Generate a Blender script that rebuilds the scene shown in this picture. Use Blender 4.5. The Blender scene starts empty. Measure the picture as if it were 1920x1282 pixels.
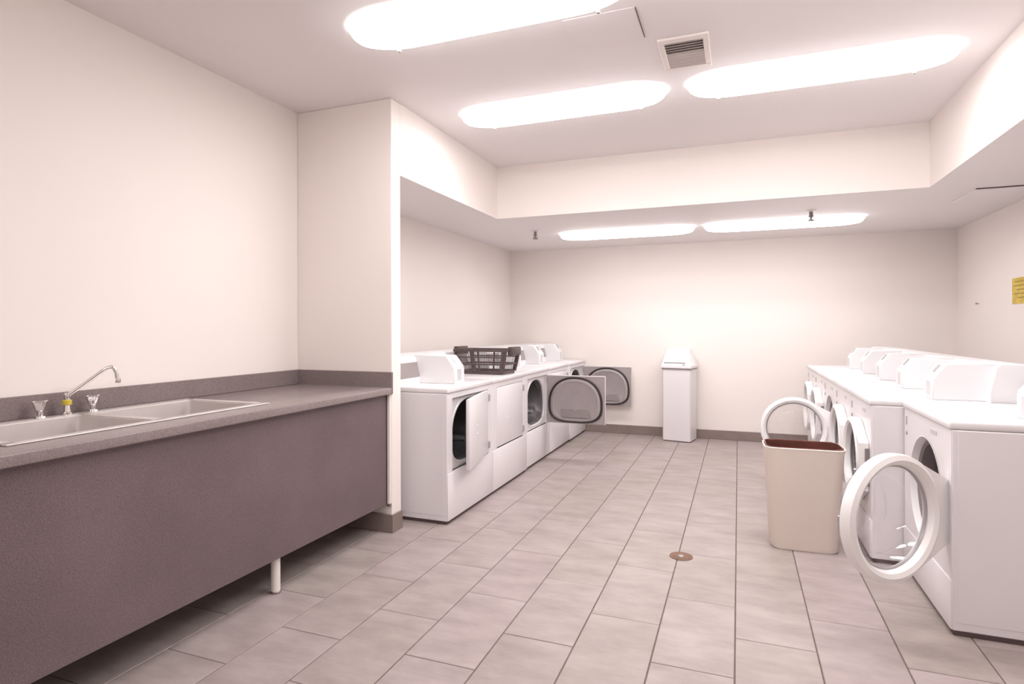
import bpy, bmesh, math, random
from mathutils import Matrix, Vector

random.seed(7)
S = bpy.context.scene
COL = S.collection
PI = math.pi

# ------------------------------------------------------------------ camera
CAM_H, YAW, ROLL, FPX, HORIZON = 1.41, 0.3657, 0.0026, 1108.75, 613.86
cd = bpy.data.cameras.new('camera')
cd.sensor_fit = 'HORIZONTAL'
cd.sensor_width = 36.0
cd.lens = FPX / 1920 * 36
cd.shift_y = -(641 - HORIZON) / 1920
cd.clip_start = 0.05
cam = bpy.data.objects.new('camera', cd)
COL.objects.link(cam)
cam.matrix_world = (Matrix.Translation((0, 0, CAM_H)) @ Matrix.Rotation(YAW, 4, 'Z')
                    @ Matrix.Rotation(PI / 2, 4, 'X') @ Matrix.Rotation(-ROLL, 4, 'Z'))
S.camera = cam

# ------------------------------------------------------------------ world, exposure
w = bpy.data.worlds.new('world')
S.world = w
w.use_nodes = True
w.node_tree.nodes['Background'].inputs[0].default_value = (0.9, 0.87, 0.86, 1)
w.node_tree.nodes['Background'].inputs[1].default_value = 0.3
S.view_settings.view_transform = 'Standard'
S.view_settings.look = 'None'
S.view_settings.gamma = 1.0
S.view_settings.use_curve_mapping = False
S.view_settings.exposure = 0.50
LAMP = 15.0                       # radiance of the ceiling light lenses
LAMP_COL = (1.0, 0.955, 0.95)

# ------------------------------------------------------------------ materials
def nmat(name):
    m = bpy.data.materials.new(name)
    m.use_nodes = True
    nt = m.node_tree
    return m, nt, nt.nodes['Principled BSDF']

def N(nt, t, **kw):
    n = nt.nodes.new(t)
    for k, v in kw.items():
        setattr(n, k, v)
    return n

def plain(name, col, rough=0.5, metal=0.0, bump=0.0, scale=60, var=0.0, vscale=3.0, spec=0.5):
    """one colour with a faint procedural mottling and a fine relief"""
    m, nt, b = nmat(name)
    b.inputs['Roughness'].default_value = rough
    b.inputs['Metallic'].default_value = metal
    b.inputs['Specular IOR Level'].default_value = spec
    tc = N(nt, 'ShaderNodeTexCoord')
    if var > 0:
        nz = N(nt, 'ShaderNodeTexNoise')
        nz.inputs['Scale'].default_value = vscale
        nz.inputs['Detail'].default_value = 4
        nt.links.new(tc.outputs['Object'], nz.inputs['Vector'])
        r = N(nt, 'ShaderNodeValToRGB')
        r.color_ramp.elements[0].position = 0.3
        r.color_ramp.elements[1].position = 0.7
        r.color_ramp.elements[0].color = tuple(c * (1 - var) for c in col) + (1,)
        r.color_ramp.elements[1].color = tuple(min(1, c * (1 + var)) for c in col) + (1,)
        nt.links.new(nz.outputs['Fac'], r.inputs['Fac'])
        nt.links.new(r.outputs['Color'], b.inputs['Base Color'])
    else:
        b.inputs['Base Color'].default_value = tuple(col) + (1,)
    if bump > 0:
        n2 = N(nt, 'ShaderNodeTexNoise')
        n2.inputs['Scale'].default_value = scale
        n2.inputs['Detail'].default_value = 3
        nt.links.new(tc.outputs['Object'], n2.inputs['Vector'])
        bp = N(nt, 'ShaderNodeBump')
        bp.inputs['Strength'].default_value = bump
        bp.inputs['Distance'].default_value = 0.002
        nt.links.new(n2.outputs['Fac'], bp.inputs['Height'])
        nt.links.new(bp.outputs['Normal'], b.inputs['Normal'])
    return m

M = {}
M['wall'] = plain('wall_paint', (0.875, 0.815, 0.778), 0.6, bump=0.08, scale=180, var=0.012, vscale=0.8, spec=0.3)
M['ceiling'] = plain('ceiling_paint', (0.865, 0.825, 0.825), 0.7, bump=0.06, scale=150, var=0.012, vscale=0.7, spec=0.2)
M['enamel'] = plain('white_enamel', (0.79, 0.765, 0.775), 0.28, var=0.008, vscale=2)
M['enamel2'] = plain('white_plastic', (0.81, 0.80, 0.815), 0.38, var=0.008, vscale=4)
M['doorwhite'] = plain('bright_white_plastic', (0.89, 0.875, 0.875), 0.3)
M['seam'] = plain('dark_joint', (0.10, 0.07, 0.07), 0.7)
M['greyplastic'] = plain('grey_plastic', (0.36, 0.32, 0.32), 0.45, var=0.04, vscale=9)
M['greypanel'] = plain('grey_control_panel', (0.30, 0.265, 0.26), 0.35, var=0.04, vscale=6)
M['slot'] = plain('grey_metal_slot', (0.42, 0.41, 0.42), 0.35, metal=0.3)
M['lightslot'] = plain('light_grey_metal', (0.62, 0.61, 0.62), 0.35, metal=0.2)
M['rubber'] = plain('black_rubber', (0.035, 0.022, 0.022), 0.55)
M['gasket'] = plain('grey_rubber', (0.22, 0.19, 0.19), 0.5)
M['drum_dark'] = plain('galvanised_drum', (0.24, 0.225, 0.235), 0.45, metal=0.35, var=0.08, vscale=8)
M['steel'] = plain('brushed_steel', (0.66, 0.62, 0.61), 0.42, metal=0.6, bump=0.05, scale=300, var=0.04, vscale=12)
M['chrome'] = plain('chrome', (0.82, 0.80, 0.80), 0.08, metal=1.0)
M['brass'] = plain('yellow_plastic', (0.62, 0.50, 0.06), 0.4)
M['baseboard'] = plain('baseboard_tile', (0.25, 0.195, 0.178), 0.45, var=0.08, vscale=7)
M['bin'] = plain('cream_plastic', (0.83, 0.745, 0.68), 0.45, var=0.02, vscale=4)
M['liner'] = plain('brown_liner', (0.13, 0.045, 0.035), 0.32, bump=0.5, scale=14, var=0.25, vscale=12)
M['basket'] = plain('dark_brown_plastic', (0.095, 0.068, 0.066), 0.4, var=0.1, vscale=10)
M['drain'] = plain('old_bronze', (0.20, 0.11, 0.075), 0.45, metal=0.5, var=0.2, vscale=40)
M['whitepaint'] = plain('white_gloss_paint', (0.82, 0.77, 0.73), 0.4, bump=0.1, scale=60)
M['grille'] = plain('grey_grille', (0.66, 0.60, 0.585), 0.5)
M['sprinkler'] = plain('sprinkler_metal', (0.28, 0.24, 0.24), 0.35, metal=0.7)
M['grout'] = plain('grout', (0.155, 0.115, 0.105), 0.9, var=0.15, vscale=20)

def mat_laminate(name, a, b_, rough, scale=260):
    m, nt, b = nmat(name)
    tc = N(nt, 'ShaderNodeTexCoord')
    n1 = N(nt, 'ShaderNodeTexNoise'); n1.inputs['Scale'].default_value = scale; n1.inputs['Detail'].default_value = 2
    n2 = N(nt, 'ShaderNodeTexNoise'); n2.inputs['Scale'].default_value = 2.2; n2.inputs['Detail'].default_value = 3
    nt.links.new(tc.outputs['Object'], n1.inputs['Vector']); nt.links.new(tc.outputs['Object'], n2.inputs['Vector'])
    ad = N(nt, 'ShaderNodeMath', operation='MULTIPLY_ADD')
    nt.links.new(n2.outputs['Fac'], ad.inputs[0]); ad.inputs[1].default_value = 0.30
    nt.links.new(n1.outputs['Fac'], ad.inputs[2])
    r = N(nt, 'ShaderNodeValToRGB')
    r.color_ramp.elements[0].position = 0.48; r.color_ramp.elements[1].position = 0.82
    r.color_ramp.elements[0].color = a + (1,); r.color_ramp.elements[1].color = b_ + (1,)
    nt.links.new(ad.outputs[0], r.inputs['Fac'])
    nt.links.new(r.outputs['Color'], b.inputs['Base Color'])
    b.inputs['Roughness'].default_value = rough
    return m
M['laminate'] = mat_laminate('speckled_laminate', (0.105, 0.075, 0.080), (0.205, 0.150, 0.157), 0.42)
M['worktop'] = mat_laminate('worktop_laminate', (0.19, 0.152, 0.150), (0.27, 0.222, 0.218), 0.26, 200)

def mat_tile():
    m, nt, b = nmat('porcelain_tile')
    tc = N(nt, 'ShaderNodeTexCoord'); oi = N(nt, 'ShaderNodeObjectInfo')
    mul = N(nt, 'ShaderNodeVectorMath', operation='MULTIPLY_ADD')
    cmb = N(nt, 'ShaderNodeCombineXYZ')
    for k in range(3):
        nt.links.new(oi.outputs['Random'], cmb.inputs[k])
    nt.links.new(cmb.outputs[0], mul.inputs[0]); mul.inputs[1].default_value = (37, 91, 53)
    nt.links.new(tc.outputs['Object'], mul.inputs[2])
    st = N(nt, 'ShaderNodeMapping'); st.inputs['Scale'].default_value = (2.2, 5.0, 1)
    nt.links.new(mul.outputs[0], st.inputs['Vector'])
    n1 = N(nt, 'ShaderNodeTexNoise'); n1.inputs['Scale'].default_value = 1.6; n1.inputs['Detail'].default_value = 6; n1.inputs['Roughness'].default_value = 0.62
    nt.links.new(st.outputs[0], n1.inputs['Vector'])
    r = N(nt, 'ShaderNodeValToRGB')
    r.color_ramp.elements[0].position = 0.28; r.color_ramp.elements[1].position = 0.74
    r.color_ramp.elements[0].color = (0.30, 0.256, 0.240, 1); r.color_ramp.elements[1].color = (0.435, 0.378, 0.362, 1)
    nt.links.new(n1.outputs['Fac'], r.inputs['Fac'])
    tr = N(nt, 'ShaderNodeValToRGB')
    tr.color_ramp.elements[0].color = (0.97, 0.97, 0.945, 1); tr.color_ramp.elements[1].color = (1.04, 1.005, 1.04, 1)
    tr.color_ramp.interpolation = 'LINEAR'
    nt.links.new(oi.outputs['Random'], tr.inputs['Fac'])
    mx = N(nt, 'ShaderNodeMix', data_type='RGBA', blend_type='MULTIPLY')
    mx.inputs[0].default_value = 1.0
    nt.links.new(r.outputs['Color'], mx.inputs[6]); nt.links.new(tr.outputs['Color'], mx.inputs[7])
    nt.links.new(mx.outputs[2], b.inputs['Base Color'])
    b.inputs['Roughness'].default_value = 0.42
    b.inputs['Specular IOR Level'].default_value = 0.4
    bp = N(nt, 'ShaderNodeBump'); bp.inputs['Strength'].default_value = 0.12; bp.inputs['Distance'].default_value = 0.003
    nt.links.new(n1.outputs['Fac'], bp.inputs['Height']); nt.links.new(bp.outputs['Normal'], b.inputs['Normal'])
    return m
M['tile'] = mat_tile()

def mat_steel_holes():
    m, nt, b = nmat('perforated_steel')
    tc = N(nt, 'ShaderNodeTexCoord')
    v = N(nt, 'ShaderNodeTexVoronoi'); v.inputs['Scale'].default_value = 45
    nt.links.new(tc.outputs['Object'], v.inputs['Vector'])
    r = N(nt, 'ShaderNodeValToRGB')
    r.color_ramp.elements[0].position = 0.12; r.color_ramp.elements[1].position = 0.2
    r.color_ramp.elements[0].color = (0.05, 0.045, 0.05, 1); r.color_ramp.elements[1].color = (0.42, 0.40, 0.43, 1)
    nt.links.new(v.outputs['Distance'], r.inputs['Fac']); nt.links.new(r.outputs['Color'], b.inputs['Base Color'])
    b.inputs['Metallic'].default_value = 0.7; b.inputs['Roughness'].default_value = 0.35
    return m
M['drum_steel'] = mat_steel_holes()

def mat_glass():
    m = bpy.data.materials.new('clear_glass'); m.use_nodes = True
    nt = m.node_tree; nt.nodes.clear()
    o = N(nt, 'ShaderNodeOutputMaterial'); mx = N(nt, 'ShaderNodeMixShader')
    t = N(nt, 'ShaderNodeBsdfTransparent'); g = N(nt, 'ShaderNodeBsdfGlossy'); f = N(nt, 'ShaderNodeLayerWeight'); pw = N(nt, 'ShaderNodeMath', operation='POWER'); ma = N(nt, 'ShaderNodeMath', operation='MULTIPLY_ADD')
    t.inputs[0].default_value = (0.965, 0.955, 0.96, 1); g.inputs['Roughness'].default_value = 0.03
    f.inputs['Blend'].default_value = 0.5
    nt.links.new(f.outputs['Facing'], pw.inputs[0]); pw.inputs[1].default_value = 3.5
    nt.links.new(pw.outputs[0], ma.inputs[0]); ma.inputs[1].default_value = 0.6; ma.inputs[2].default_value = 0.06
    nt.links.new(ma.outputs[0], mx.inputs[0]); nt.links.new(t.outputs[0], mx.inputs[1]); nt.links.new(g.outputs[0], mx.inputs[2])
    nt.links.new(mx.outputs[0], o.inputs[0])
    return m
M['glass'] = mat_glass()

def mat_emit(k=1.0):
    m = bpy.data.materials.new('lit_lens'); m.use_nodes = True
    nt = m.node_tree; nt.nodes.clear()
    o = N(nt, 'ShaderNodeOutputMaterial'); e = N(nt, 'ShaderNodeEmission')
    e.inputs[0].default_value = LAMP_COL + (1,); e.inputs[1].default_value = LAMP * k
    nt.links.new(e.outputs[0], o.inputs[0])
    return m
M['lens'] = mat_emit()
M['lens_soffit'] = mat_emit(0.76)
M['lens_edge'] = mat_emit(0.16)

def mat_notice():
    m, nt, b = nmat('yellow_paper')
    tc = N(nt, 'ShaderNodeTexCoord'); sep = N(nt, 'ShaderNodeSeparateXYZ')
    nt.links.new(tc.outputs['Object'], sep.inputs[0])
    n = N(nt, 'ShaderNodeTexNoise'); n.inputs['Scale'].default_value = 14
    nt.links.new(tc.outputs['Object'], n.inputs['Vector'])
    r = N(nt, 'ShaderNodeValToRGB')
    r.color_ramp.elements[0].position = 0.35; r.color_ramp.elements[1].position = 0.65
    r.color_ramp.elements[0].color = (0.60, 0.44, 0.08, 1); r.color_ramp.elements[1].color = (0.72, 0.55, 0.13, 1)
    nt.links.new(n.outputs['Fac'], r.inputs['Fac']); nt.links.new(r.outputs['Color'], b.inputs['Base Color'])
    b.inputs['Roughness'].default_value = 0.7
    return m
M['notice'] = mat_notice()
M['print'] = plain('brown_print', (0.42, 0.28, 0.06), 0.7)

# ------------------------------------------------------------------ mesh helpers
def box(bm, x0, x1, y0, y1, z0, z1, bev=0.0, seg=2):
    r = bmesh.ops.create_cube(bm, size=1.0)
    vs = r['verts']
    for v in vs:
        v.co.x = x0 + (v.co.x + .5) * (x1 - x0)
        v.co.y = y0 + (v.co.y + .5) * (y1 - y0)
        v.co.z = z0 + (v.co.z + .5) * (z1 - z0)
    if bev > 0:
        es = {e for v in vs for e in v.link_edges}
        bmesh.ops.bevel(bm, geom=list(es), offset=bev, segments=seg, affect='EDGES', profile=0.5)
    return bm

def prism(bm, pts, axis, a0, a1):
    """extrude a closed 2D outline along an axis: x -> pts are (y,z); y -> (x,z); z -> (x,y)"""
    def P(p, t):
        if axis == 'x': return (t, p[0], p[1])
        if axis == 'y': return (p[0], t, p[1])
        return (p[0], p[1], t)
    A = [bm.verts.new(P(p, a0)) for p in pts]
    B = [bm.verts.new(P(p, a1)) for p in pts]
    n = len(pts)
    fs = [bm.faces.new(A), bm.faces.new(B[::-1])]
    for i in range(n):
        fs.append(bm.faces.new((A[i], B[i], B[(i + 1) % n], A[(i + 1) % n])))
    bmesh.ops.recalc_face_normals(bm, faces=fs)
    return bm

def loft(bm, rings, cap0=True, cap1=True, closed=True):
    R = [[bm.verts.new(p) for p in r] for r in rings]
    n = len(rings[0]); fs = []
    for a, b in zip(R[:-1], R[1:]):
        for i in range(n if closed else n - 1):
            fs.append(bm.faces.new((a[i], a[(i + 1) % n], b[(i + 1) % n], b[i])))
    if cap0: fs.append(bm.faces.new(R[0]))
    if cap1: fs.append(bm.faces.new(R[-1][::-1]))
    bmesh.ops.recalc_face_normals(bm, faces=fs)
    return bm

def ring(c, r, axis, n=32, a0=0.0):
    out = []
    for i in range(n):
        t = a0 + 2 * PI * i / n
        u, v = r * math.cos(t), r * math.sin(t)
        if axis == 'z': out.append((c[0] + u, c[1] + v, c[2]))
        elif axis == 'y': out.append((c[0] + u, c[1], c[2] + v))
        else: out.append((c[0], c[1] + u, c[2] + v))
    return out

def lathe(bm, c, prof, axis='z', n=32, cap0=True, cap1=True):
    """prof: list of (radius, offset along axis)"""
    rs = []
    for r, h in prof:
        p = list(c)
        p['xyz'.index(axis)] += h
        rs.append(ring(p, max(r, 1e-4), axis, n))
    return loft(bm, rs, cap0, cap1)

def tube(bm, pts, r, n=10):
    pts = [Vector(p) for p in pts]
    rs = []
    up = Vector((0, 0, 1))
    for i, p in enumerate(pts):
        t = (pts[min(i + 1, len(pts) - 1)] - pts[max(i - 1, 0)]).normalized()
        a = t.cross(up)
        if a.length < 1e-3: a = t.cross(Vector((1, 0, 0)))
        a.normalize(); b = a.cross(t).normalized()
        rr = r[i] if isinstance(r, (list, tuple)) else r
        rs.append([tuple(p + a * rr * math.cos(2 * PI * k / n) + b * rr * math.sin(2 * PI * k / n)) for k in range(n)])
    return loft(bm, rs)

def new(name, bm, mat, parent=None, smooth=True, angle=35):
    me = bpy.data.meshes.new(name)
    bm.to_mesh(me); bm.free()
    me.materials.append(M[mat])
    if smooth:
        for p in me.polygons: p.use_smooth = True
        me.set_sharp_from_angle(angle=math.radians(angle))
    o = bpy.data.objects.new(name, me)
    COL.objects.link(o)
    if parent is not None: o.parent = parent
    return o

def part(name, mat, parent, fn, *a, **k):
    bm = bmesh.new(); fn(bm, *a, **k)
    return new(name, bm, mat, parent)

def tag(o, label, cat, group=None):
    o['label'] = label; o['category'] = cat
    if group: o['group'] = group
    return o

def thing(name, label, cat, loc=(0, 0, 0), rz=0.0, group=None):
    o = bpy.data.objects.new(name, None)
    o.empty_display_size = 0.1
    COL.objects.link(o)
    o.location = loc; o.rotation_euler = (0, 0, rz)
    return tag(o, label, cat, group)

def struct(name, fn, mat, parent=None, **k):
    bm = bmesh.new(); fn(bm)
    o = new(name, bm, mat, parent, **k)
    if parent is None: o['kind'] = 'structure'
    return o

# ------------------------------------------------------------------ the room
XL, XR, YB, YF = -3.036, 2.262, 7.862, -2.40
ZC, ZS = 2.994, 2.487             # main ceiling, lowered soffit
SX0, SX1, SY = -2.232, 1.386, 5.43   # inner edges of the soffit
PY0, PY1 = 3.51, 3.626            # partition wall

floor = struct('floor', lambda b: box(b, XL - .1, XR + .1, YF - .1, YB + .1, -.12, -.004), 'grout', smooth=False)
TW, TL, GAP = 0.3335, 0.6445, 0.0058
def tile_mesh(wx, wy):
    b = bmesh.new()
    box(b, -wx / 2, wx / 2, -wy / 2, wy / 2, -.006, 0.0)
    top = [e for e in b.edges if all(v.co.z > -.001 for v in e.verts)]
    bmesh.ops.bevel(b, geom=top, offset=.0018, segments=1, affect='EDGES')
    me = bpy.data.meshes.new('tile'); b.to_mesh(me); b.free()
    me.materials.append(M['tile'])
    return me
GAPY = .0038
FULL = tile_mesh(TW - GAP, TL - GAPY)
rngt = random.Random(3)
for k in range(-10, 8):
    x0, x1 = -0.0176 + k * TW, -0.0176 + (k + 1) * TW
    cx0, cx1 = max(x0, XL), min(x1, XR)
    if cx1 - cx0 < .03: continue
    off = 2.865 if k % 2 == 0 else 2.535
    for j in range(-6, 9):
        y0, y1 = off + j * TL, off + (j + 1) * TL
        cy0, cy1 = max(y0, -0.75), min(y1, YB)
        if cy1 - cy0 < .03: continue
        full = (cx1 - cx0 > TW - 1e-4) and (cy1 - cy0 > TL - 1e-4)
        me = FULL if full else tile_mesh(cx1 - cx0 - GAP, cy1 - cy0 - GAPY)
        t = bpy.data.objects.new('tile', me)
        COL.objects.link(t); t.parent = floor
        t.location = ((cx0 + cx1) / 2, (cy0 + cy1) / 2, rngt.uniform(-.0006, .0002))

struct('wall_left', lambda b: box(b, XL - .12, XL, YF - .1, YB + .1, 0, ZC), 'wall', smooth=False)
struct('wall_back', lambda b: box(b, XL, XR, YB, YB + .12, 0, ZC), 'wall', smooth=False)
struct('wall_right', lambda b: box(b, XR, XR + .12, YF - .1, YB + .1, 0, ZC), 'wall', smooth=False)
struct('wall_front', lambda b: box(b, XL, XR, YF - .12, YF, 0, ZC), 'wall', smooth=False)
struct('wall_partition', lambda b: box(b, XL, SX0, PY0, PY1, 0, ZC, .004, 1), 'wall', smooth=False)
struct('ceiling', lambda b: box(b, XL - .1, XR + .1, YF - .1, YB + .1, ZC, ZC + .12), 'ceiling', smooth=False)
def soffit_faces(b):
    pts = [(SX0, PY1), (SX0, SY), (SX1, SY), (SX1, YF), (XR, YF), (XR, YB), (XL, YB), (XL, PY1)]
    prism(b, pts, 'z', ZS, ZC)
sof = struct('ceiling_soffit', soffit_faces, 'wall', smooth=False)
sof.data.materials.append(M['ceiling'])
for p in sof.data.polygons:
    if p.normal.z < -.5: p.material_index = 1

def bb(b): box(b, XL, XR, YB - .012, YB, 0, .115, .003, 1)
struct('baseboard_back', bb, 'baseboard', smooth=False)
struct('baseboard_left', lambda b: box(b, XL, XL + .012, YF, PY0 - .012, 0, .115, .003, 1), 'baseboard', smooth=False)
struct('baseboard_left_alcove', lambda b: box(b, XL, XL + .012, PY1, YB - .012, 0, .115, .003, 1), 'baseboard', smooth=False)
struct('baseboard_right', lambda b: box(b, XR - .012, XR, YF, YB - .012, 0, .115, .003, 1), 'baseboard', smooth=False)
def bbp(b):
    box(b, XL + .012, SX0 + .014, PY0 - .014, PY0, 0, .125, .003, 1)
    box(b, SX0, SX0 + .014, PY0, PY1, 0, .125, .003, 1)
struct('baseboard_partition', bbp, 'baseboard', smooth=False)
struct('baseboard_front', lambda b: box(b, XL + .012, XR - .012, YF, YF + .012, 0, .115, .003, 1), 'baseboard', smooth=False)

# ------------------------------------------------------------------ ceiling lights
def stadium(L, W, inset, n=10, rc=0.15):
    """long outline with large rounded corners, centred, long axis x"""
    hx, hy = L / 2 - inset, W / 2 - inset
    pts = []
    for cx, cy, a0 in ((1, 1, 0), (-1, 1, 90), (-1, -1, 180), (1, -1, 270)):
        rx, ry = min(rc, hx), hy * .98
        for i in range(n + 1):
            t = math.radians(a0 + 90 * i / n)
            pts.append((cx * (hx - rx) + rx * math.cos(t), cy * (hy - ry) + ry * math.sin(t)))
    return pts

def ceiling_light(cx, cy, z, label, L=1.50, W=0.37):
    t = thing('ceiling_light', label, 'ceiling light', (cx, cy, z), 0, 'fluorescent ceiling lights')
    part('base_pan', 'enamel2', t, lambda b: loft(b, [[(x, y, 0) for x, y in stadium(L, W, .007, rc=.27)], [(x, y, -.010) for x, y in stadium(L, W, .007, rc=.27)]]))
    P = ((.0, -.009), (.003, -.020), (.020, -.044), (.040, -.060), (.09, -.071), (.15, -.073))
    R = [[(x, y, zz) for x, y in stadium(L, W, ins, rc=.27)] for ins, zz in P]
    le = part('lens', 'lens' if z > 2.8 else 'lens_soffit', t, lambda b: loft(b, R[2:], False, True))
    part('lens_edge', 'lens_edge', le, lambda b: loft(b, R[:3], False, False))
    for sx in (-1, 1):
        for sy in (1,):
            part('clip', 'slot', t, lambda b: box(b, sx * L * .37 - .009, sx * L * .37 + .009, sy * (W / 2 - .034) - .010, sy * (W / 2 - .034) + .010, -.066, -.050, .002, 1))
    return t
LXA, LXB = -1.185, 0.435
ceiling_light(LXA, 4.03, ZC, 'lit ceiling light lens between the air vent and the partition wall')
ceiling_light(LXB, 4.03, ZC, 'lit ceiling light lens beside the air vent, towards the washers')
ceiling_light(LXA, 2.67, ZC, 'lit ceiling light lens beside the thin ceiling access panel')
ceiling_light(LXB, 2.67, ZC, 'lit ceiling light lens level with the ceiling access panel, towards the washers')
ceiling_light(LXA, -0.95, ZC, 'added unseen ceiling light behind the camera, on the sink side of the room')  # added light, out of view, keeps the foreground lit
ceiling_light(LXB, -0.95, ZC, 'added unseen ceiling light behind the camera, on the washer side of the room')  # its added partner behind the camera, also there to light the foreground
ceiling_light(LXA + .01, 6.58, ZS, 'lit soffit light lens above the dryer end of the back wall')
ceiling_light(LXB - .03, 6.58, ZS, 'lit soffit light lens above the swing-lid bin, towards the washers')

# air vent
v = thing('air_vent', 'square white framed air vent with grey louvres in the ceiling', 'air vent', (-.281, 3.545, ZC))
def vframe(b):
    for x0, x1, y0, y1 in ((-.135, .135, -.215, -.165), (-.135, .135, .165, .215), (-.135, -.103, -.165, .165), (.103, .135, -.165, .165)):
        box(b, x0, x1, y0, y1, -.014, 0, .003, 1)
part('frame', 'wall', v, vframe)
part('backing', 'grille', v, lambda b: box(b, -.103, .103, -.165, .165, -.002, 0))
for i in range(11):
    y = -.150 + i * .030
    d = -.009 if i < 5 else .009
    part('slat', 'grille', v, lambda b: prism(b, [(y - d - .002, -.003), (y - d + .002, -.003), (y + d + .002, -.013), (y + d - .002, -.013)], 'x', -.103, .103))
# access panels
a = thing('access_panel', 'thin white access panel set in the main ceiling near the vent', 'access panel', (-.66, 3.11, ZC))
part('cover', 'ceiling', a, lambda b: box(b, -.185, .185, -.165, .165, -.004, 0, .0015, 1))
part('panel_gap_shadow', 'seam', a, lambda b: box(b, .1855, .1885, -.16, .16, -.006, 0))  # dark strip standing in for the shadow in the gap at the panel's side
a = thing('access_panel', 'white access panel in the soffit above the washers', 'access panel', (1.88, 5.88, ZS))
part('cover', 'ceiling', a, lambda b: box(b, -.15, .19, -.27, .27, -.014, 0, .002, 1))
part('panel_gap_shadow', 'seam', a, lambda b: box(b, -.145, .185, -.2735, -.2705, -.008, 0))  # shadow line along the panel's near edge, put in as a dark strip
# sprinklers
def sprinkler(x, y, label):
    s = thing('fire_sprinkler', label, 'sprinkler', (x, y, ZS))
    s.scale = (1.35, 1.35, 1.55)
    part('escutcheon', 'enamel2', s, lambda b: lathe(b, (0, 0, 0), [(.034, 0), (.032, -.006), (.014, -.010)], n=20))
    part('body', 'sprinkler', s, lambda b: lathe(b, (0, 0, 0), [(.012, -.009), (.012, -.030), (.016, -.031), (.016, -.040), (.008, -.041), (.006, -.058)], n=14))
    part('deflector', 'sprinkler', s, lambda b: lathe(b, (0, 0, 0), [(.006, -.058), (.024, -.060), (.024, -.063), (.004, -.064)], n=16))
    def arms(b):
        for sx in (-1, 1):
            tube(b, [(sx * .013, 0, -.038), (sx * .018, 0, -.048), (sx * .006, 0, -.060)], .0025, 6)
    part('frame_arms', 'sprinkler', s, arms)
sprinkler(-2.10, 6.22, 'small fire sprinkler under the soffit near the alcove wall')
sprinkler(0.63, 6.10, 'small fire sprinkler under the soffit before the bright light')
# wall notice and nail
n = thing('wall_notice', 'yellow paper notice on the wall above the washers', 'notice', (XR, 6.30, 1.717))
part('sheet', 'notice', n, lambda b: box(b, -.003, 0, -.16, .16, -.113, .113))
for i, (zz, l) in enumerate([(.08, .12), (.045, .13), (.01, .10), (-.025, .13), (-.06, .09)]):
    part('print_line', 'print', n, lambda b: box(b, -.0036, -.003, -.13, -.13 + 2 * l, zz - .006, zz + .006))
nl = thing('nail', 'tiny grey nail in the wall above the washers', 'nail', (XR, 7.243, 1.639))
part('shank', 'sprinkler', nl, lambda b: lathe(b, (0, 0, 0), [(.004, 0), (.004, -.02), (.010, -.021), (.010, -.025)], 'x', 12))

# ------------------------------------------------------------------ counter with sink
CX, CZ = -2.222, 1.000            # front edge, worktop height
CY0, CY1 = 0.15, PY0 - .0005
ct = thing('sink_counter', 'long dark speckled counter on white legs along the wall', 'counter', (-2.6, 1.8, 0))
ct.location = (0, 0, 0)
SKX0, SKX1, SKY0, SKY1 = -2.925, -2.415, 1.33, 2.485    # sink cut-out
def top(b):
    z0, z1 = CZ - .045, CZ
    xs = SKX1 + .005
    box(b, XL + .0005, xs, SKY1 + .02, CY1, z0, z1)
    box(b, XL + .0005, xs, CY0, SKY0 - .02, z0, z1)
    box(b, XL + .0005, SKX0 - .005, SKY0 - .02, SKY1 + .02, z0, z1)
    pr = [(xs, z0), (CX - .004, z0), (CX, z0 + .004), (CX, z1 - .008), (CX - .003, z1 - .002), (CX - .008, z1), (xs, z1)]
    prism(b, pr, 'y', CY0, CY1)
part('worktop', 'worktop', ct, top)
part('backsplash', 'worktop', ct, lambda b: box(b, XL + .0005, XL + .018, CY0, CY1, CZ, 1.106, .003, 1))
part('side_splash', 'worktop', ct, lambda b: box(b, XL + .018, CX + .002, CY1 - .018, CY1, CZ - .045, 1.106, .003, 1))
part('front_panel', 'laminate', ct, lambda b: box(b, -2.282, -2.262, CY0 + .02, CY1 - .002, .197, CZ - .045, .0015, 1))
part('end_panel', 'laminate', ct, lambda b: box(b, XL + .02, -2.282, CY0 + .02, CY0 + .04, .197, CZ - .045))
for ly in (.45, 2.495):
    lg = part('leg', 'whitepaint', ct, lambda b: lathe(b, (-2.31, ly, 0), [(.024, .006), (.024, .9)], n=20))
    part('foot', 'sprinkler', lg, lambda b: lathe(b, (-2.31, ly, 0), [(.027, 0), (.027, .008), (.024, .012)], n=20))
br = part('wall_bracket', 'whitepaint', ct, lambda b: box(b, -2.258, -2.236, CY1 - .022, CY1, .20, CZ - .045, .003, 1))
part('bracket_foot', 'sprinkler', br, lambda b: box(b, -2.262, -2.234, CY1 - .026, CY1, .185, .203, .003, 1))

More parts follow.
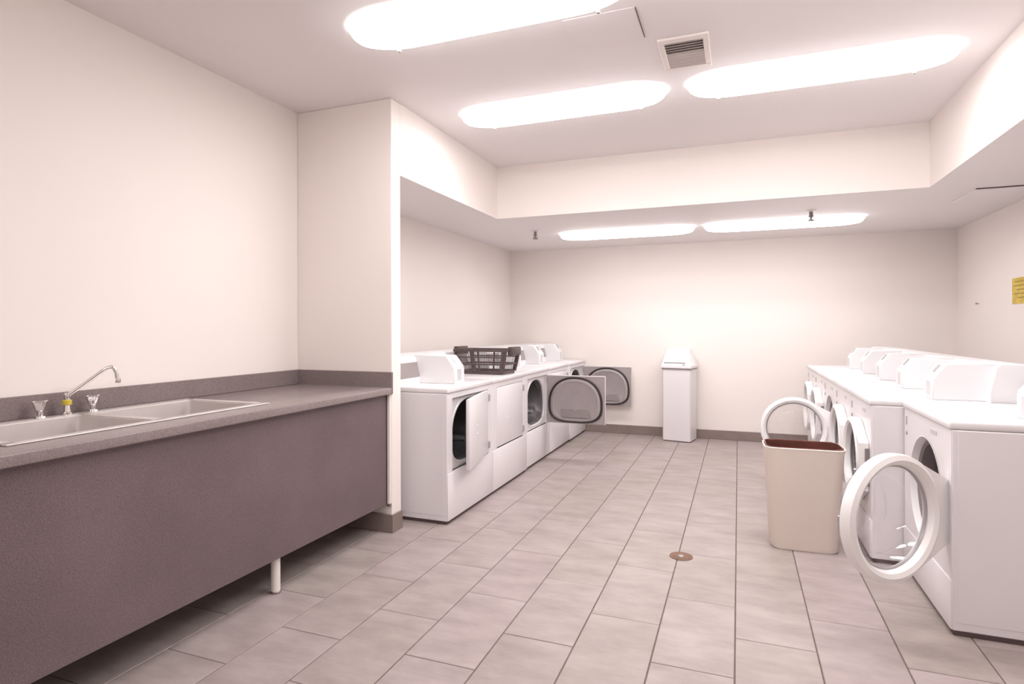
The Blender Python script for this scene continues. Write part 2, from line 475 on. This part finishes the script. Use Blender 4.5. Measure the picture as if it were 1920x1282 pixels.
sk = thing('double_sink', 'stainless steel double-bowl sink sunk in the counter', 'sink', (0, 0, 0))
def rrect(x0, x1, y0, y1, z, r, n=5):
    out = []
    for cx, cy, a0 in ((x1 - r, y1 - r, 0), (x0 + r, y1 - r, 90), (x0 + r, y0 + r, 180), (x1 - r, y0 + r, 270)):
        for i in range(n + 1):
            t = math.radians(a0 + 90 * i / n)
            out.append((cx + r * math.cos(t), cy + r * math.sin(t), z))
    return out
MIDY = 1.905
def bowl(b, y0, y1):
    x0, x1 = SKX0, SKX1
    z = CZ + .004
    loft(b, [rrect(x0, x1, y0, y1, z + .001, .03), rrect(x0 + .006, x1 - .006, y0 + .006, y1 - .006, z - .006, .028),
             rrect(x0 + .016, x1 - .016, y0 + .016, y1 - .016, z - .17, .03), rrect(x0 + .05, x1 - .05, y0 + .05, y1 - .05, z - .19, .05),
             rrect(x0 + .2, x1 - .2, y0 + .2, y1 - .2, z - .197, .02)], cap0=False)
def rim(b):
    z0, z1 = CZ, CZ + .006
    box(b, SKX0 - .058, SKX0 + .004, SKY0 - .04, SKY1 + .04, z0, z1, .002, 1)
    box(b, SKX1 - .004, SKX1 + .04, SKY0 - .04, SKY1 + .04, z0, z1, .002, 1)
    box(b, SKX0 - .01, SKX1 + .01, SKY0 - .04, SKY0 + .004, z0, z1, .002, 1)
    box(b, SKX0 - .01, SKX1 + .01, SKY1 - .004, SKY1 + .04, z0, z1, .002, 1)
    box(b, SKX0 - .01, SKX1 + .01, MIDY - .024, MIDY + .024, z0, z1, .002, 1)
part('rim', 'steel', sk, rim)
for y0, y1 in ((SKY0, MIDY - .02), (MIDY + .02, SKY1)):
    bo = part('bowl', 'steel', sk, bowl, y0, y1)
    part('drain_strainer', 'chrome', bo, lambda b: lathe(b, ((SKX0 + SKX1) / 2, (y0 + y1) / 2, CZ - .192), [(.045, 0), (.045, .004), (.03, .002), (.008, .003)], n=24))

FX, FY = -2.955, 1.852
fc = thing('faucet', 'chrome swivel faucet with yellow collar on the sink', 'faucet', (FX, FY, CZ + .006))
part('base', 'chrome', fc, lambda b: lathe(b, (0, 0, 0), [(.021, 0), (.021, .008), (.015, .014), (.013, .044)], n=20))
part('collar', 'brass', fc, lambda b: lathe(b, (0, 0, 0), [(.013, .044), (.019, .047), (.019, .066), (.013, .070)], n=20))
part('swivel', 'chrome', fc, lambda b: lathe(b, (0, 0, 0), [(.012, .070), (.014, .075), (.013, .095), (.006, .102)], n=16))
ang = math.radians(40)
dx, dy = math.sin(ang), math.cos(ang)
sp = [(0, .085), (.02, .104), (.058, .134), (.10, .168), (.141, .203), (.158, .214), (.173, .218), (.186, .210), (.194, .190), (.199, .155)]
part('spout', 'chrome', fc, lambda b: tube(b, [(s * dx, s * dy, z) for s, z in sp], [.010] * 8 + [.009, .0095], 12))
part('aerator', 'chrome', fc, lambda b: lathe(b, (.2005 * dx, .2005 * dy, .140), [(.011, 0), (.012, .004), (.011, .022)], n=14))
for hy in (1.737, 1.972):
    lab = 'chrome tap handle on the sink ledge, ' + ('further from' if hy < FY else 'nearer') + ' the partition wall'
    hd = thing('tap_handle', lab, 'tap handle', (FX, hy, CZ + .006), 0, 'tap handles')
    part('stem', 'chrome', hd, lambda b: lathe(b, (0, 0, 0), [(.024, 0), (.022, .008), (.012, .012), (.011, .045)], n=18))
    def knob(b):
        R = []
        for r, h in ((.010, .030), (.018, .040), (.027, .064), (.029, .074), (.024, .080)):
            R.append([(r * (1 + .12 * math.cos(4 * 2 * PI * i / 32)) * math.cos(2 * PI * i / 32), r * (1 + .12 * math.cos(4 * 2 * PI * i / 32)) * math.sin(2 * PI * i / 32), h) for i in range(32)])
        loft(b, R)
    part('knob', 'chrome', hd, knob)

# ------------------------------------------------------------------ machines: shared pieces
def plate_hole(b, x0, x1, z0, z1, cx, cz, rfun, y0, y1, n=48):
    """rectangular plate (front at y0, back at y1) with a hole of outline rfun(angle)"""
    an = [2 * PI * i / n for i in range(n)]
    for X, Z in ((x0, z0), (x1, z0), (x1, z1), (x0, z1)):
        t = math.atan2(Z - cz, X - cx) % (2 * PI)
        k = min(range(n), key=lambda i: abs((an[i] - t + PI) % (2 * PI) - PI))
        an[k] = t
    I, O = [], []
    for t in an:
        c, s = math.cos(t), math.sin(t)
        r = rfun(t)
        I.append((cx + r * c, cz + r * s))
        q = []
        if c > 1e-9: q.append((x1 - cx) / c)
        if c < -1e-9: q.append((x0 - cx) / c)
        if s > 1e-9: q.append((z1 - cz) / s)
        if s < -1e-9: q.append((z0 - cz) / s)
        r = min(q)
        O.append((cx + r * c, cz + r * s))
    rings = [[(p[0], y1, p[1]) for p in O], [(p[0], y0, p[1]) for p in O], [(p[0], y0, p[1]) for p in I], [(p[0], y1, p[1]) for p in I]]
    R = [[b.verts.new(p) for p in r] for r in rings]
    fs = []
    m = len(an)
    for k in range(4):
        A, B = R[k], R[(k + 1) % 4]
        for i in range(m):
            fs.append(b.faces.new((A[i], A[(i + 1) % m], B[(i + 1) % m], B[i])))
    bmesh.ops.recalc_face_normals(b, faces=fs)
    return b

def dshape(a, bt, bb_):
    """arched outline with a flatter bottom"""
    def r(t):
        c, s = abs(math.cos(t)), math.sin(t)
        n = 2.25 if s > 0 else 3.2
        bz = bt if s > 0 else bb_
        return (max(c / a, 1e-9) ** n + max(abs(s) / bz, 1e-9) ** n) ** (-1 / n)
    return r

def outline(rf, sc, y, cx, cz, n=48):
    return [(cx + sc * rf(2 * PI * i / n) * math.cos(2 * PI * i / n), y, cz + sc * rf(2 * PI * i / n) * math.sin(2 * PI * i / n)) for i in range(n)]

def cabinet(b, w_, d, z0, z1, t=.02):
    """open-fronted shell: sides, back and bottom"""
    box(b, 0, t, .0, d, z0, z1, .004, 1); box(b, w_ - t, w_, .0, d, z0, z1, .004, 1)
    box(b, t, w_ - t, d - t, d, z0, z1); box(b, t, w_ - t, .02, d - t, z0, z0 + t)

def coin_box(parent, x0, x1, yf, yb, z0, z1):
    """meter case: vertical front, slanted upper front"""
    zc = z0 + (z1 - z0) * .57
    cb = part('coin_box', 'enamel2', parent, lambda b: prism(b, [(yf, z0), (yf, zc), (yf + .065, z1 - .006), (yf + .075, z1), (yb, z1), (yb, z0)], 'x', x0, x1))
    bm = bmesh.new(); bm.from_mesh(cb.data)
    bmesh.ops.bevel(bm, geom=bm.edges[:], offset=.004, segments=2, affect='EDGES'); bm.to_mesh(cb.data); bm.free()
    xm = (x0 + x1) / 2
    part('coin_lock', 'lightslot', cb, lambda b: box(b, xm - .035, xm + .035, yf - .003, yf + .004, z0 + .022, zc - .012, .002, 1))
    def slot(b):
        k = (z1 - .006 - zc) / .065
        p = lambda s: (yf + s * .065, zc + s * (z1 - .006 - zc))
        a0, a1 = p(.45), p(.95)
        nx, nz = -(a1[1] - a0[1]), (a1[0] - a0[0]); l = math.hypot(nx, nz); nx *= .004 / l; nz *= .004 / l
        prism(b, [a0, a1, (a1[0] + nx, a1[1] + nz), (a0[0] + nx, a0[1] + nz)], 'x', xm - .028, xm + .012)
    part('coin_slot', 'slot', cb, slot)
    return cb

# ------------------------------------------------------------------ dryers
def dryer(y0, w_, xf, label, door_deg, kind, box_at=None, d=.775, cy=.385):
    """front faces +X of the room; local x runs along the row, local y into the machine"""
    t = thing('dryer', label, 'dryer', (xf, y0, 0), PI / 2, 'dryers along the alcove wall')
    zt0, zt1 = .936, .978
    zl = .365                                            # top of the lower panel
    part('cabinet', 'enamel', t, cabinet, w_, d, .024, zt0)
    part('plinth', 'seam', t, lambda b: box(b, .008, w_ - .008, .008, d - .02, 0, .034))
    def topp(b):
        box(b, -.001, w_ + .001, -.012, d, zt0, zt1, .012, 3)
    part('top_panel', 'enamel', t, topp)
    part('lower_panel', 'enamel', t, lambda b: box(b, .001, w_ - .001, -.010, .015, .026, zl, .006, 2))
    cx, cz = w_ / 2, .588
    rf = dshape(.285, .275, .185)
    part('front_frame', 'enamel', t, lambda b: plate_hole(b, .02, w_ - .02, zl, zt0, cx, cz, rf, .026, .040))
    def dr(b):
        loft(b, [outline(rf, 1.0, .030, cx, cz), outline(rf, 1.02, .10, cx, cz), ring((cx, .12, .635), .29, 'y', 48), ring((cx, .58, .635), .29, 'y', 48), ring((cx, .58, .635), .02, 'y', 48)], False, True)
    dm = part('drum', 'drum_dark', t, dr)
    czd = .635
    part('hub', 'lightslot', dm, lambda b: lathe(b, (cx, .579, czd), [(.045, 0), (.045, -.02), (.02, -.03)], 'y', 20))
    for k in range(3):
        th = math.radians(90 + 120 * k)
        def fin(b):
            tube(b, [(cx + r * math.cos(th), .565, czd + r * math.sin(th)) for r in (.04, .16, .28)], .013, 8)
            tube(b, [(cx + .275 * math.cos(th), yy, czd + .275 * math.sin(th)) for yy in (.56, .35, .14)], [.018, .028, .018], 8)
        part('vane', 'lightslot', dm, fin)
    def sealf(b):
        R = []
        for sc, yy in ((1.015, .026), (1.03, .020), (1.075, .020), (1.09, .026)):
            R.append(outline(rf, sc, yy, cx, cz))
        loft(b, R, False, False)
    part('opening_lip', 'enamel', t, sealf)
    # side posts beside the door
    dw = .655 if kind == 'a' else .645
    hx = w_ / 2 + dw / 2 + .002                          # hinge line
    part('front_post', 'enamel', t, lambda b: box(b, .001, hx - dw - .004, -.004, .03, zl, zt0, .004, 1))
    part('front_post', 'enamel', t, lambda b: box(b, hx + .004, w_ - .001, -.004, .03, zl, zt0, .004, 1))
    part('front_rail', 'enamel', t, lambda b: box(b, .01, w_ - .01, .0, .03, .897, zt0))
    # door (hinge on the far edge)
    z0, z1 = .377, .893
    door = part('door', 'enamel', t, lambda b: box(b, -dw, 0, 0, .022, z0, z1, .006, 2))
    door.location = (hx, -.004, 0); door.rotation_euler = (0, 0, math.radians(door_deg))
    inner = 'greyplastic' if kind == 'b' else 'enamel2'
    ip = part('inner_panel', inner, door, lambda b: box(b, -dw + .004, -.004, .0215, .030, z0 + .004, z1 - .004, .003, 1))
    ddx, ddz = -dw / 2, .588
    dsf = dshape(.296, .292, .198)
    def seal(b):
        R = []
        for sc, yy in ((1.0, .030), (1.0, .046), (.97, .050), (.945, .046), (.94, .030)):
            R.append(outline(dsf, sc, yy, ddx, ddz))
        loft(b, R, False, False)
    part('door_seal', 'rubber', door, seal)
    def pan(b):
        loft(b, [outline(dsf, .94, .030, ddx, ddz), outline(dsf, .92, .050, ddx, ddz), outline(dsf, .84, .056, ddx, ddz), outline(dsf, .72, .040, ddx, ddz), outline(dsf, .05, .040, ddx, ddz)], False, True)
    part('inner_pan', inner, door, pan)
    if kind == 'b':
        part('lint_pocket', 'greypanel', door, lambda b: prism(b, [(ddx - .175, ddz - .142), (ddx + .150, ddz - .142), (ddx + .150, ddz - .058), (ddx + .025, ddz - .058), (ddx, ddz - .082), (ddx - .025, ddz - .058), (ddx - .145, ddz - .058)], 'y', .038, .0585))
    for hz in (.44, .83):
        part('hinge', 'slot' if kind == 'a' else 'greyplastic', t, lambda b: box(b, hx - .004, hx + .014, -.016, .006, hz - .028, hz + .028, .003, 1))
    for sz in (.60, .66):
        part('door_screw', 'enamel2', door, lambda b: lathe(b, (-dw * .62, 0, sz), [(.008, .002), (.008, -.004), (.004, -.006)], 'y', 12))
    part('side_panel', 'enamel', t, lambda b: box(b, -.0015, .001, .024, d - .01, .062, zt0 - .004, .001, 1))
    # console and coin box
    part('console', 'enamel2', t, lambda b: prism(b, [(cy, zt1), (cy, zt1 + .05), (cy + .035, zt1 + .195), (cy + .06, zt1 + .215), (d - .01, zt1 + .215), (d - .01, zt1)], 'x', .004, w_ - .004))
    k = .035 / .145
    part('control_panel', 'greypanel', t, lambda b: prism(b, [(cy + k * .002 - .003, zt1 + .052), (cy + k * .112 - .003, zt1 + .165), (cy + k * .112 + .002, zt1 + .165), (cy + k * .002 + .002, zt1 + .052)], 'x', .012, w_ - .012))
    if box_at is not None:
        coin_box(t, box_at, box_at + .18, .085 if kind == 'a' else .215, cy + .06, zt1 - .001, zt1 + .217)
    return t

DF = -1.945
dryer(3.772, .83, DF, 'white dryer beside the partition wall with its plain door ajar', 11.5, 'a', .29)
dryer(4.605, .85, DF, 'white dryer with closed door under the dark laundry basket', 0, 'a', cy=.612)
dryer(5.468, .785, DF - .014, 'white dryer with grey-lined door swung open next to the closed dryer', 90, 'b', .30)
dryer(6.258, .785, DF - .014, 'white dryer with closed door between the two grey-lined open doors', 0, 'b', .30)
dryer(7.052, .785, DF - .004, 'white dryer in the back corner with its grey-lined door open', 90, 'b', .28)

# ------------------------------------------------------------------ washers
def washer(y0, w_, xf, label, door_deg, R=.265, d=.78, dist=.285):
    """front faces -X of the room; local x runs towards the camera end of the row"""
    t = thing('washing_machine', label, 'washing machine', (xf, y0 + w_, 0), -PI / 2, 'washing machines along the right wall')
    zt0, zt1 = .938, .978
    zl = .335
    cx, cz = w_ / 2, .555
    part('cabinet', 'enamel', t, cabinet, w_, d, .024, zt0)
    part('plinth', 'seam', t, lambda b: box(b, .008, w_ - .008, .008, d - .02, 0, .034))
    part('top_panel', 'enamel', t, lambda b: box(b, -.001, w_ + .001, -.014, d, zt0, zt1, .013, 3))
    part('lower_panel', 'enamel', t, lambda b: box(b, .001, w_ - .001, -.008, .012, .026, .252, .006, 2))
    rf = lambda a_: R * .98
    part('front_panel', 'enamel', t, lambda b: plate_hole(b, .002, w_ - .002, .254, zt0 - .001, cx, cz, rf, -.002, .018))
    # dished bezel, gasket and drum
    bz = part('bezel', 'enamel2', t, lambda b: lathe(b, (cx, 0, cz), [(R * .985, -.004), (R * .97, -.005), (R * .93, .020), (R * .92, .032)], 'y', 48, False, False))
    part('gasket', 'gasket', t, lambda b: lathe(b, (cx, 0, cz), [(R * .925, .030), (R * .89, .024), (R * .85, .035), (R * .84, .10), (R * .86, .12)], 'y', 48, False, False))
    part('drum', 'drum_steel', t, lambda b: lathe(b, (cx, 0, cz), [(R * .86, .12), (R * 1.0, .14), (R * 1.0, .52), (R * .1, .53)], 'y', 48, False, True))
    # small marks on the front
    part('indicator', 'slot', t, lambda b: box(b, .045, .058, -.006, 0, .845, .895, .002, 1))
    part('lock', 'slot', t, lambda b: lathe(b, (.052, -.002, .80), [(.012, .002), (.012, -.004), (.006, -.006)], 'y', 14))
    part('badge', 'lightslot', t, lambda b: box(b, w_ * .62, w_ * .74, -.0045, -.001, .875, .897, .001, 1))
    # door
    hx = cx + dist
    door = part('door', 'doorwhite', t, lambda b: lathe(b, (-dist, 0, cz), [(R * .805, .012), (R * .81, -.010), (R * .845, -.034), (R * .91, -.044), (R * .985, -.034), (R, -.016), (R * .99, .016), (R * .94, .024), (R * .85, .024), (R * .805, .012)], 'y', 64, False, False))
    door.location = (hx, -.022, 0); door.rotation_euler = (0, 0, math.radians(door_deg))
    def plate(b):
        n = 18
        q = [(-.004, cz - .145), (-.004, cz + .145)]
        q.append((-dist + R * .97 * math.cos(math.radians(68)), cz + R * .97 * math.sin(math.radians(68))))
        for i in range(n + 1):
            a_ = math.radians(64 - 128 * i / n)
            q.append((-dist + R * .86 * math.cos(a_), cz + R * .86 * math.sin(a_)))
        q.append((-dist + R * .97 * math.cos(math.radians(68)), cz - R * .97 * math.sin(math.radians(68))))
        prism(b, q, 'y', -.036, .018)
    part('hinge_plate', 'doorwhite', door, plate)
    part('hinge', 'gasket', t, lambda b: box(b, hx - .003, hx + .010, -.026, .0, cz - .115, cz + .115, .003, 1))
    part('window_rim', 'slot', door, lambda b: lathe(b, (-dist, 0, cz), [(R * .812, -.006), (R * .798, -.008), (R * .785, -.002), (R * .80, .010)], 'y', 48, False, False))
    def glassb(b):
        o = [(R * .81, .004), (R * .795, .030), (R * .75, .075), (R * .655, .112), (R * .52, .128), (R * .45, .122), (R * .22, .116), (R * .02, .115)]
        lathe(b, (-dist, 0, cz), o, 'y', 64, False, False)
    part('glass_bowl', 'glass', door, glassb)
    part('door_latch', 'slot', door, lambda b: box(b, -dist - R * .98, -dist - R * .90, .014, .030, cz - .03, cz + .03, .003, 1))
    part('side_panel', 'enamel', t, lambda b: box(b, w_ - .001, w_ + .0015, .024, d - .01, .062, zt0 - .004, .001, 1))
    # console and coin box at the near end
    cy = .585
    part('console', 'enamel2', t, lambda b: prism(b, [(cy, zt1), (cy, zt1 + .06), (cy + .03, zt1 + .195), (cy + .05, zt1 + .215), (d - .01, zt1 + .215), (d - .01, zt1)], 'x', .004, w_ - .006))
    k = .03 / .135
    part('control_panel', 'slot', t, lambda b: prism(b, [(cy + k * .005 - .003, zt1 + .066), (cy + k * .10 - .003, zt1 + .165), (cy + k * .10 + .002, zt1 + .165), (cy + k * .005 + .002, zt1 + .066)], 'x', .03, w_ - .27))
    coin_box(t, w_ - .245, w_ - .065, .325, cy + .06, zt1 - .001, zt1 + .212)
    return t

WF, WP = .742, .682
washer(3.235, .815, .908, 'large white washer standing back from the row, door swung wide open', 131, R=.287, dist=.335)
washer(4.070, WP, WF, 'white washer with closed round door next to the large washer', 0)
washer(4.755, WP, WF, 'white washer with closed round door, second from the large washer', 0)
washer(5.440, WP, WF, 'white washer with round glass door standing open behind the cream wastebasket', 90)
washer(6.125, WP, WF, 'white washer with closed door just beyond the open glass door', 0)
washer(6.810, WP, WF, 'white washer nearest the back wall, round door closed', 0)

# ------------------------------------------------------------------ swing-lid bin at the back wall
tb = thing('swing_lid_bin', 'tall white swing-lid bin standing against the back wall', 'bin', (-.690, 7.655, 0), math.radians(-11))
tb_w, tb_d = .172, .148
def chrect(hx, hy, z, c=.012):
    return [(hx - c, hy, z), (-hx + c, hy, z), (-hx, hy - c, z), (-hx, -hy + c, z), (-hx + c, -hy, z), (hx - c, -hy, z), (hx, -hy + c, z), (hx, hy - c, z)]
part('body', 'enamel', tb, lambda b: loft(b, [chrect(tb_w * .985, tb_d * .985, .012), chrect(tb_w, tb_d, .03), chrect(tb_w, tb_d, .90)]))
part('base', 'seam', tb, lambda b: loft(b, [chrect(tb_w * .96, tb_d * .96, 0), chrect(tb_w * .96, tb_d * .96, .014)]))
lid = part('lid', 'enamel2', tb, lambda b: loft(b, [chrect(tb_w + .018, tb_d + .014, .905), chrect(tb_w + .020, tb_d + .016, .935), chrect(tb_w + .012, tb_d + .010, .945), chrect(tb_w - .030, tb_d - .05, 1.135, .02), chrect(tb_w - .045, tb_d - .065, 1.148, .02)]))
part('lid_shadow_strip', 'gasket', tb, lambda b: loft(b, [chrect(tb_w + .010, tb_d + .010, .890), chrect(tb_w + .012, tb_d + .010, .906)]))  # dark band put in for the shadow line under the lid
def flap(b):
    def P(u, s):  # u across, s up the slanted front, slightly proud
        y = -(tb_d + .010) + s * .060
        z = .945 + s * .19
        return (u, y - .004, z)
    a_ = [P(-.145, .16), P(.112, .16), P(.108, .95), P(-.125, .95)]
    A = [b.verts.new(p) for p in a_]; B = [b.verts.new((p[0], p[1] + .010, p[2])) for p in a_]
    fs = [b.faces.new(A), b.faces.new(B[::-1])]
    for i in range(4): fs.append(b.faces.new((A[i], A[(i + 1) % 4], B[(i + 1) % 4], B[i])))
    bmesh.ops.recalc_face_normals(b, faces=fs)
part('swing_flap', 'enamel2', lid, flap)
part('flap_gap', 'slot', lid, lambda b: box(b, -.148, .115, -(tb_d + .006), -(tb_d - .004), .962, .972))
part('emblem', 'slot', lid, lambda b: box(b, .082, .112, -(tb_d + .0165), -(tb_d + .008), .945, .954, .001, 1))

# ------------------------------------------------------------------ cream wastebasket
wb = thing('wastebasket', 'cream plastic wastebasket with brown liner in front of the washers', 'wastebasket', (.383, 4.225, 0), math.radians(2))
def wring(hx, hy, z, c):
    out = []
    for sx, sy, a0 in ((1, 1, 0), (-1, 1, 90), (-1, -1, 180), (1, -1, 270)):
        for i in range(5):
            t = math.radians(a0 + 22.5 * i)
            out.append((sx * (hx - c) + c * math.cos(t), sy * (hy - c) + c * math.sin(t), z))
    return out
def wbody(b):
    loft(b, [wring(.188, .110, 0, .065), wring(.197, .117, .012, .07), wring(.228, .138, .625, .065), wring(.233, .142, .634, .067), wring(.236, .145, .646, .068),
             wring(.233, .142, .650, .066), wring(.226, .136, .646, .064), wring(.184, .110, .02, .055)])
part('body', 'bin', wb, wbody)
def wliner(b):
    rr = random.Random(5)
    R = []
    for hx, hy, z, c, j in ((.2245, .1345, .640, .063, 0), (.222, .132, .655, .062, .003), (.216, .127, .652, .060, .002), (.210, .124, .52, .058, .004), (.198, .117, .30, .055, .004), (.182, .107, .06, .05, .002)):
        R.append([(x + rr.uniform(-j, j), y + rr.uniform(-j, j), zz + rr.uniform(-j, j)) for x, y, zz in wring(hx, hy, z, c)])
    loft(b, R, False, True)
part('liner', 'liner', wb, wliner)

# ------------------------------------------------------------------ laundry basket on the closed dryer
lb = thing('laundry_basket', 'dark brown plastic laundry basket on top of the closed dryer', 'basket', (-2.222, 5.145, .978), math.radians(-4))
BW0, BD0, BW1, BD1, BH = .225, .145, .272, .175, .232
def brect(f, z=None, ins=0.0):
    hx = BW0 + (BW1 - BW0) * f - ins; hy = BD0 + (BD1 - BD0) * f - ins
    return hx, hy, BH * f if z is None else z
def bar(b, p, q, r): 
    tube(b, [p, q], r, 6)
def bottom(b):
    loft(b, [wring(BW0, BD0, 0, .03), wring(BW0 + .006, BD0 + .006, .034, .03), wring(BW0 - .002, BD0 - .002, .034, .03), wring(BW0 - .008, BD0 - .008, .006, .03)])
part('bottom_tray', 'basket', lb, bottom)
def brim(b):
    hx, hy, z = brect(1)
    loft(b, [wring(hx - .004, hy - .004, z - .022, .03), wring(hx + .008, hy + .008, z - .022, .034), wring(hx + .010, hy + .010, z, .034), wring(hx - .002, hy - .002, z, .03), wring(hx - .004, hy - .004, z - .022, .03)], False, False)
part('rim', 'basket', lb, brim)
def side_pt(side, u, f):
    hx, hy, z = brect(f)
    hx -= .004; hy -= .004
    if side == 'near': return (u * hx, -hy, z)
    if side == 'far': return (u * hx, hy, z)
    if side == 'l': return (-hx, u * hy, z)
    return (hx, u * hy, z)
for side in ('near', 'far', 'l', 'r'):
    us = (-.95, -.03, .93) if side in ('near', 'far') else (-.9, .9)
    for u in us:
        part('post', 'basket', lb, lambda b: tube(b, [side_pt(side, u, .1), side_pt(side, u, .96)], .015 if abs(u) > .5 else .011, 6))
    part('band', 'basket', lb, lambda b: tube(b, [side_pt(side, -.95, .40), side_pt(side, .95, .40)], .008, 6))
    if side in ('near', 'far'):
        part('band', 'basket', lb, lambda b: tube(b, [side_pt(side, -.95, .68), side_pt(side, .95, .68)], .007, 6))
    cnt = 26 if side in ('near', 'far') else 10
    def bars(b):
        for i in range(1, cnt):
            u = -.93 + 1.86 * i / cnt
            tube(b, [side_pt(side, u, .12), side_pt(side, u, .95)], .0016, 4)
    o = part('thin_bars', 'basket', lb, bars)
    o['kind'] = 'stuff'
for sx in (-1, 1):
    part('handle', 'basket', lb, lambda b: box(b, sx * (BW1 + .012) - .024, sx * (BW1 + .012) + .024, -.10, .10, BH - .055, BH + .022, .008, 2))

# ------------------------------------------------------------------ floor drain
fd = thing('floor_drain', 'round bronze drain cover set in the tiled floor', 'drain', (-.333, 3.768, 0))
part('cover', 'drain', fd, lambda b: lathe(b, (0, 0, 0), [(.070, 0.0), (.069, .003), (.062, .004), (.060, .003), (.004, .003)], n=36))
part('screw', 'slot', fd, lambda b: lathe(b, (0, 0, 0), [(.016, .003), (.014, .005), (.003, .005)], n=16))
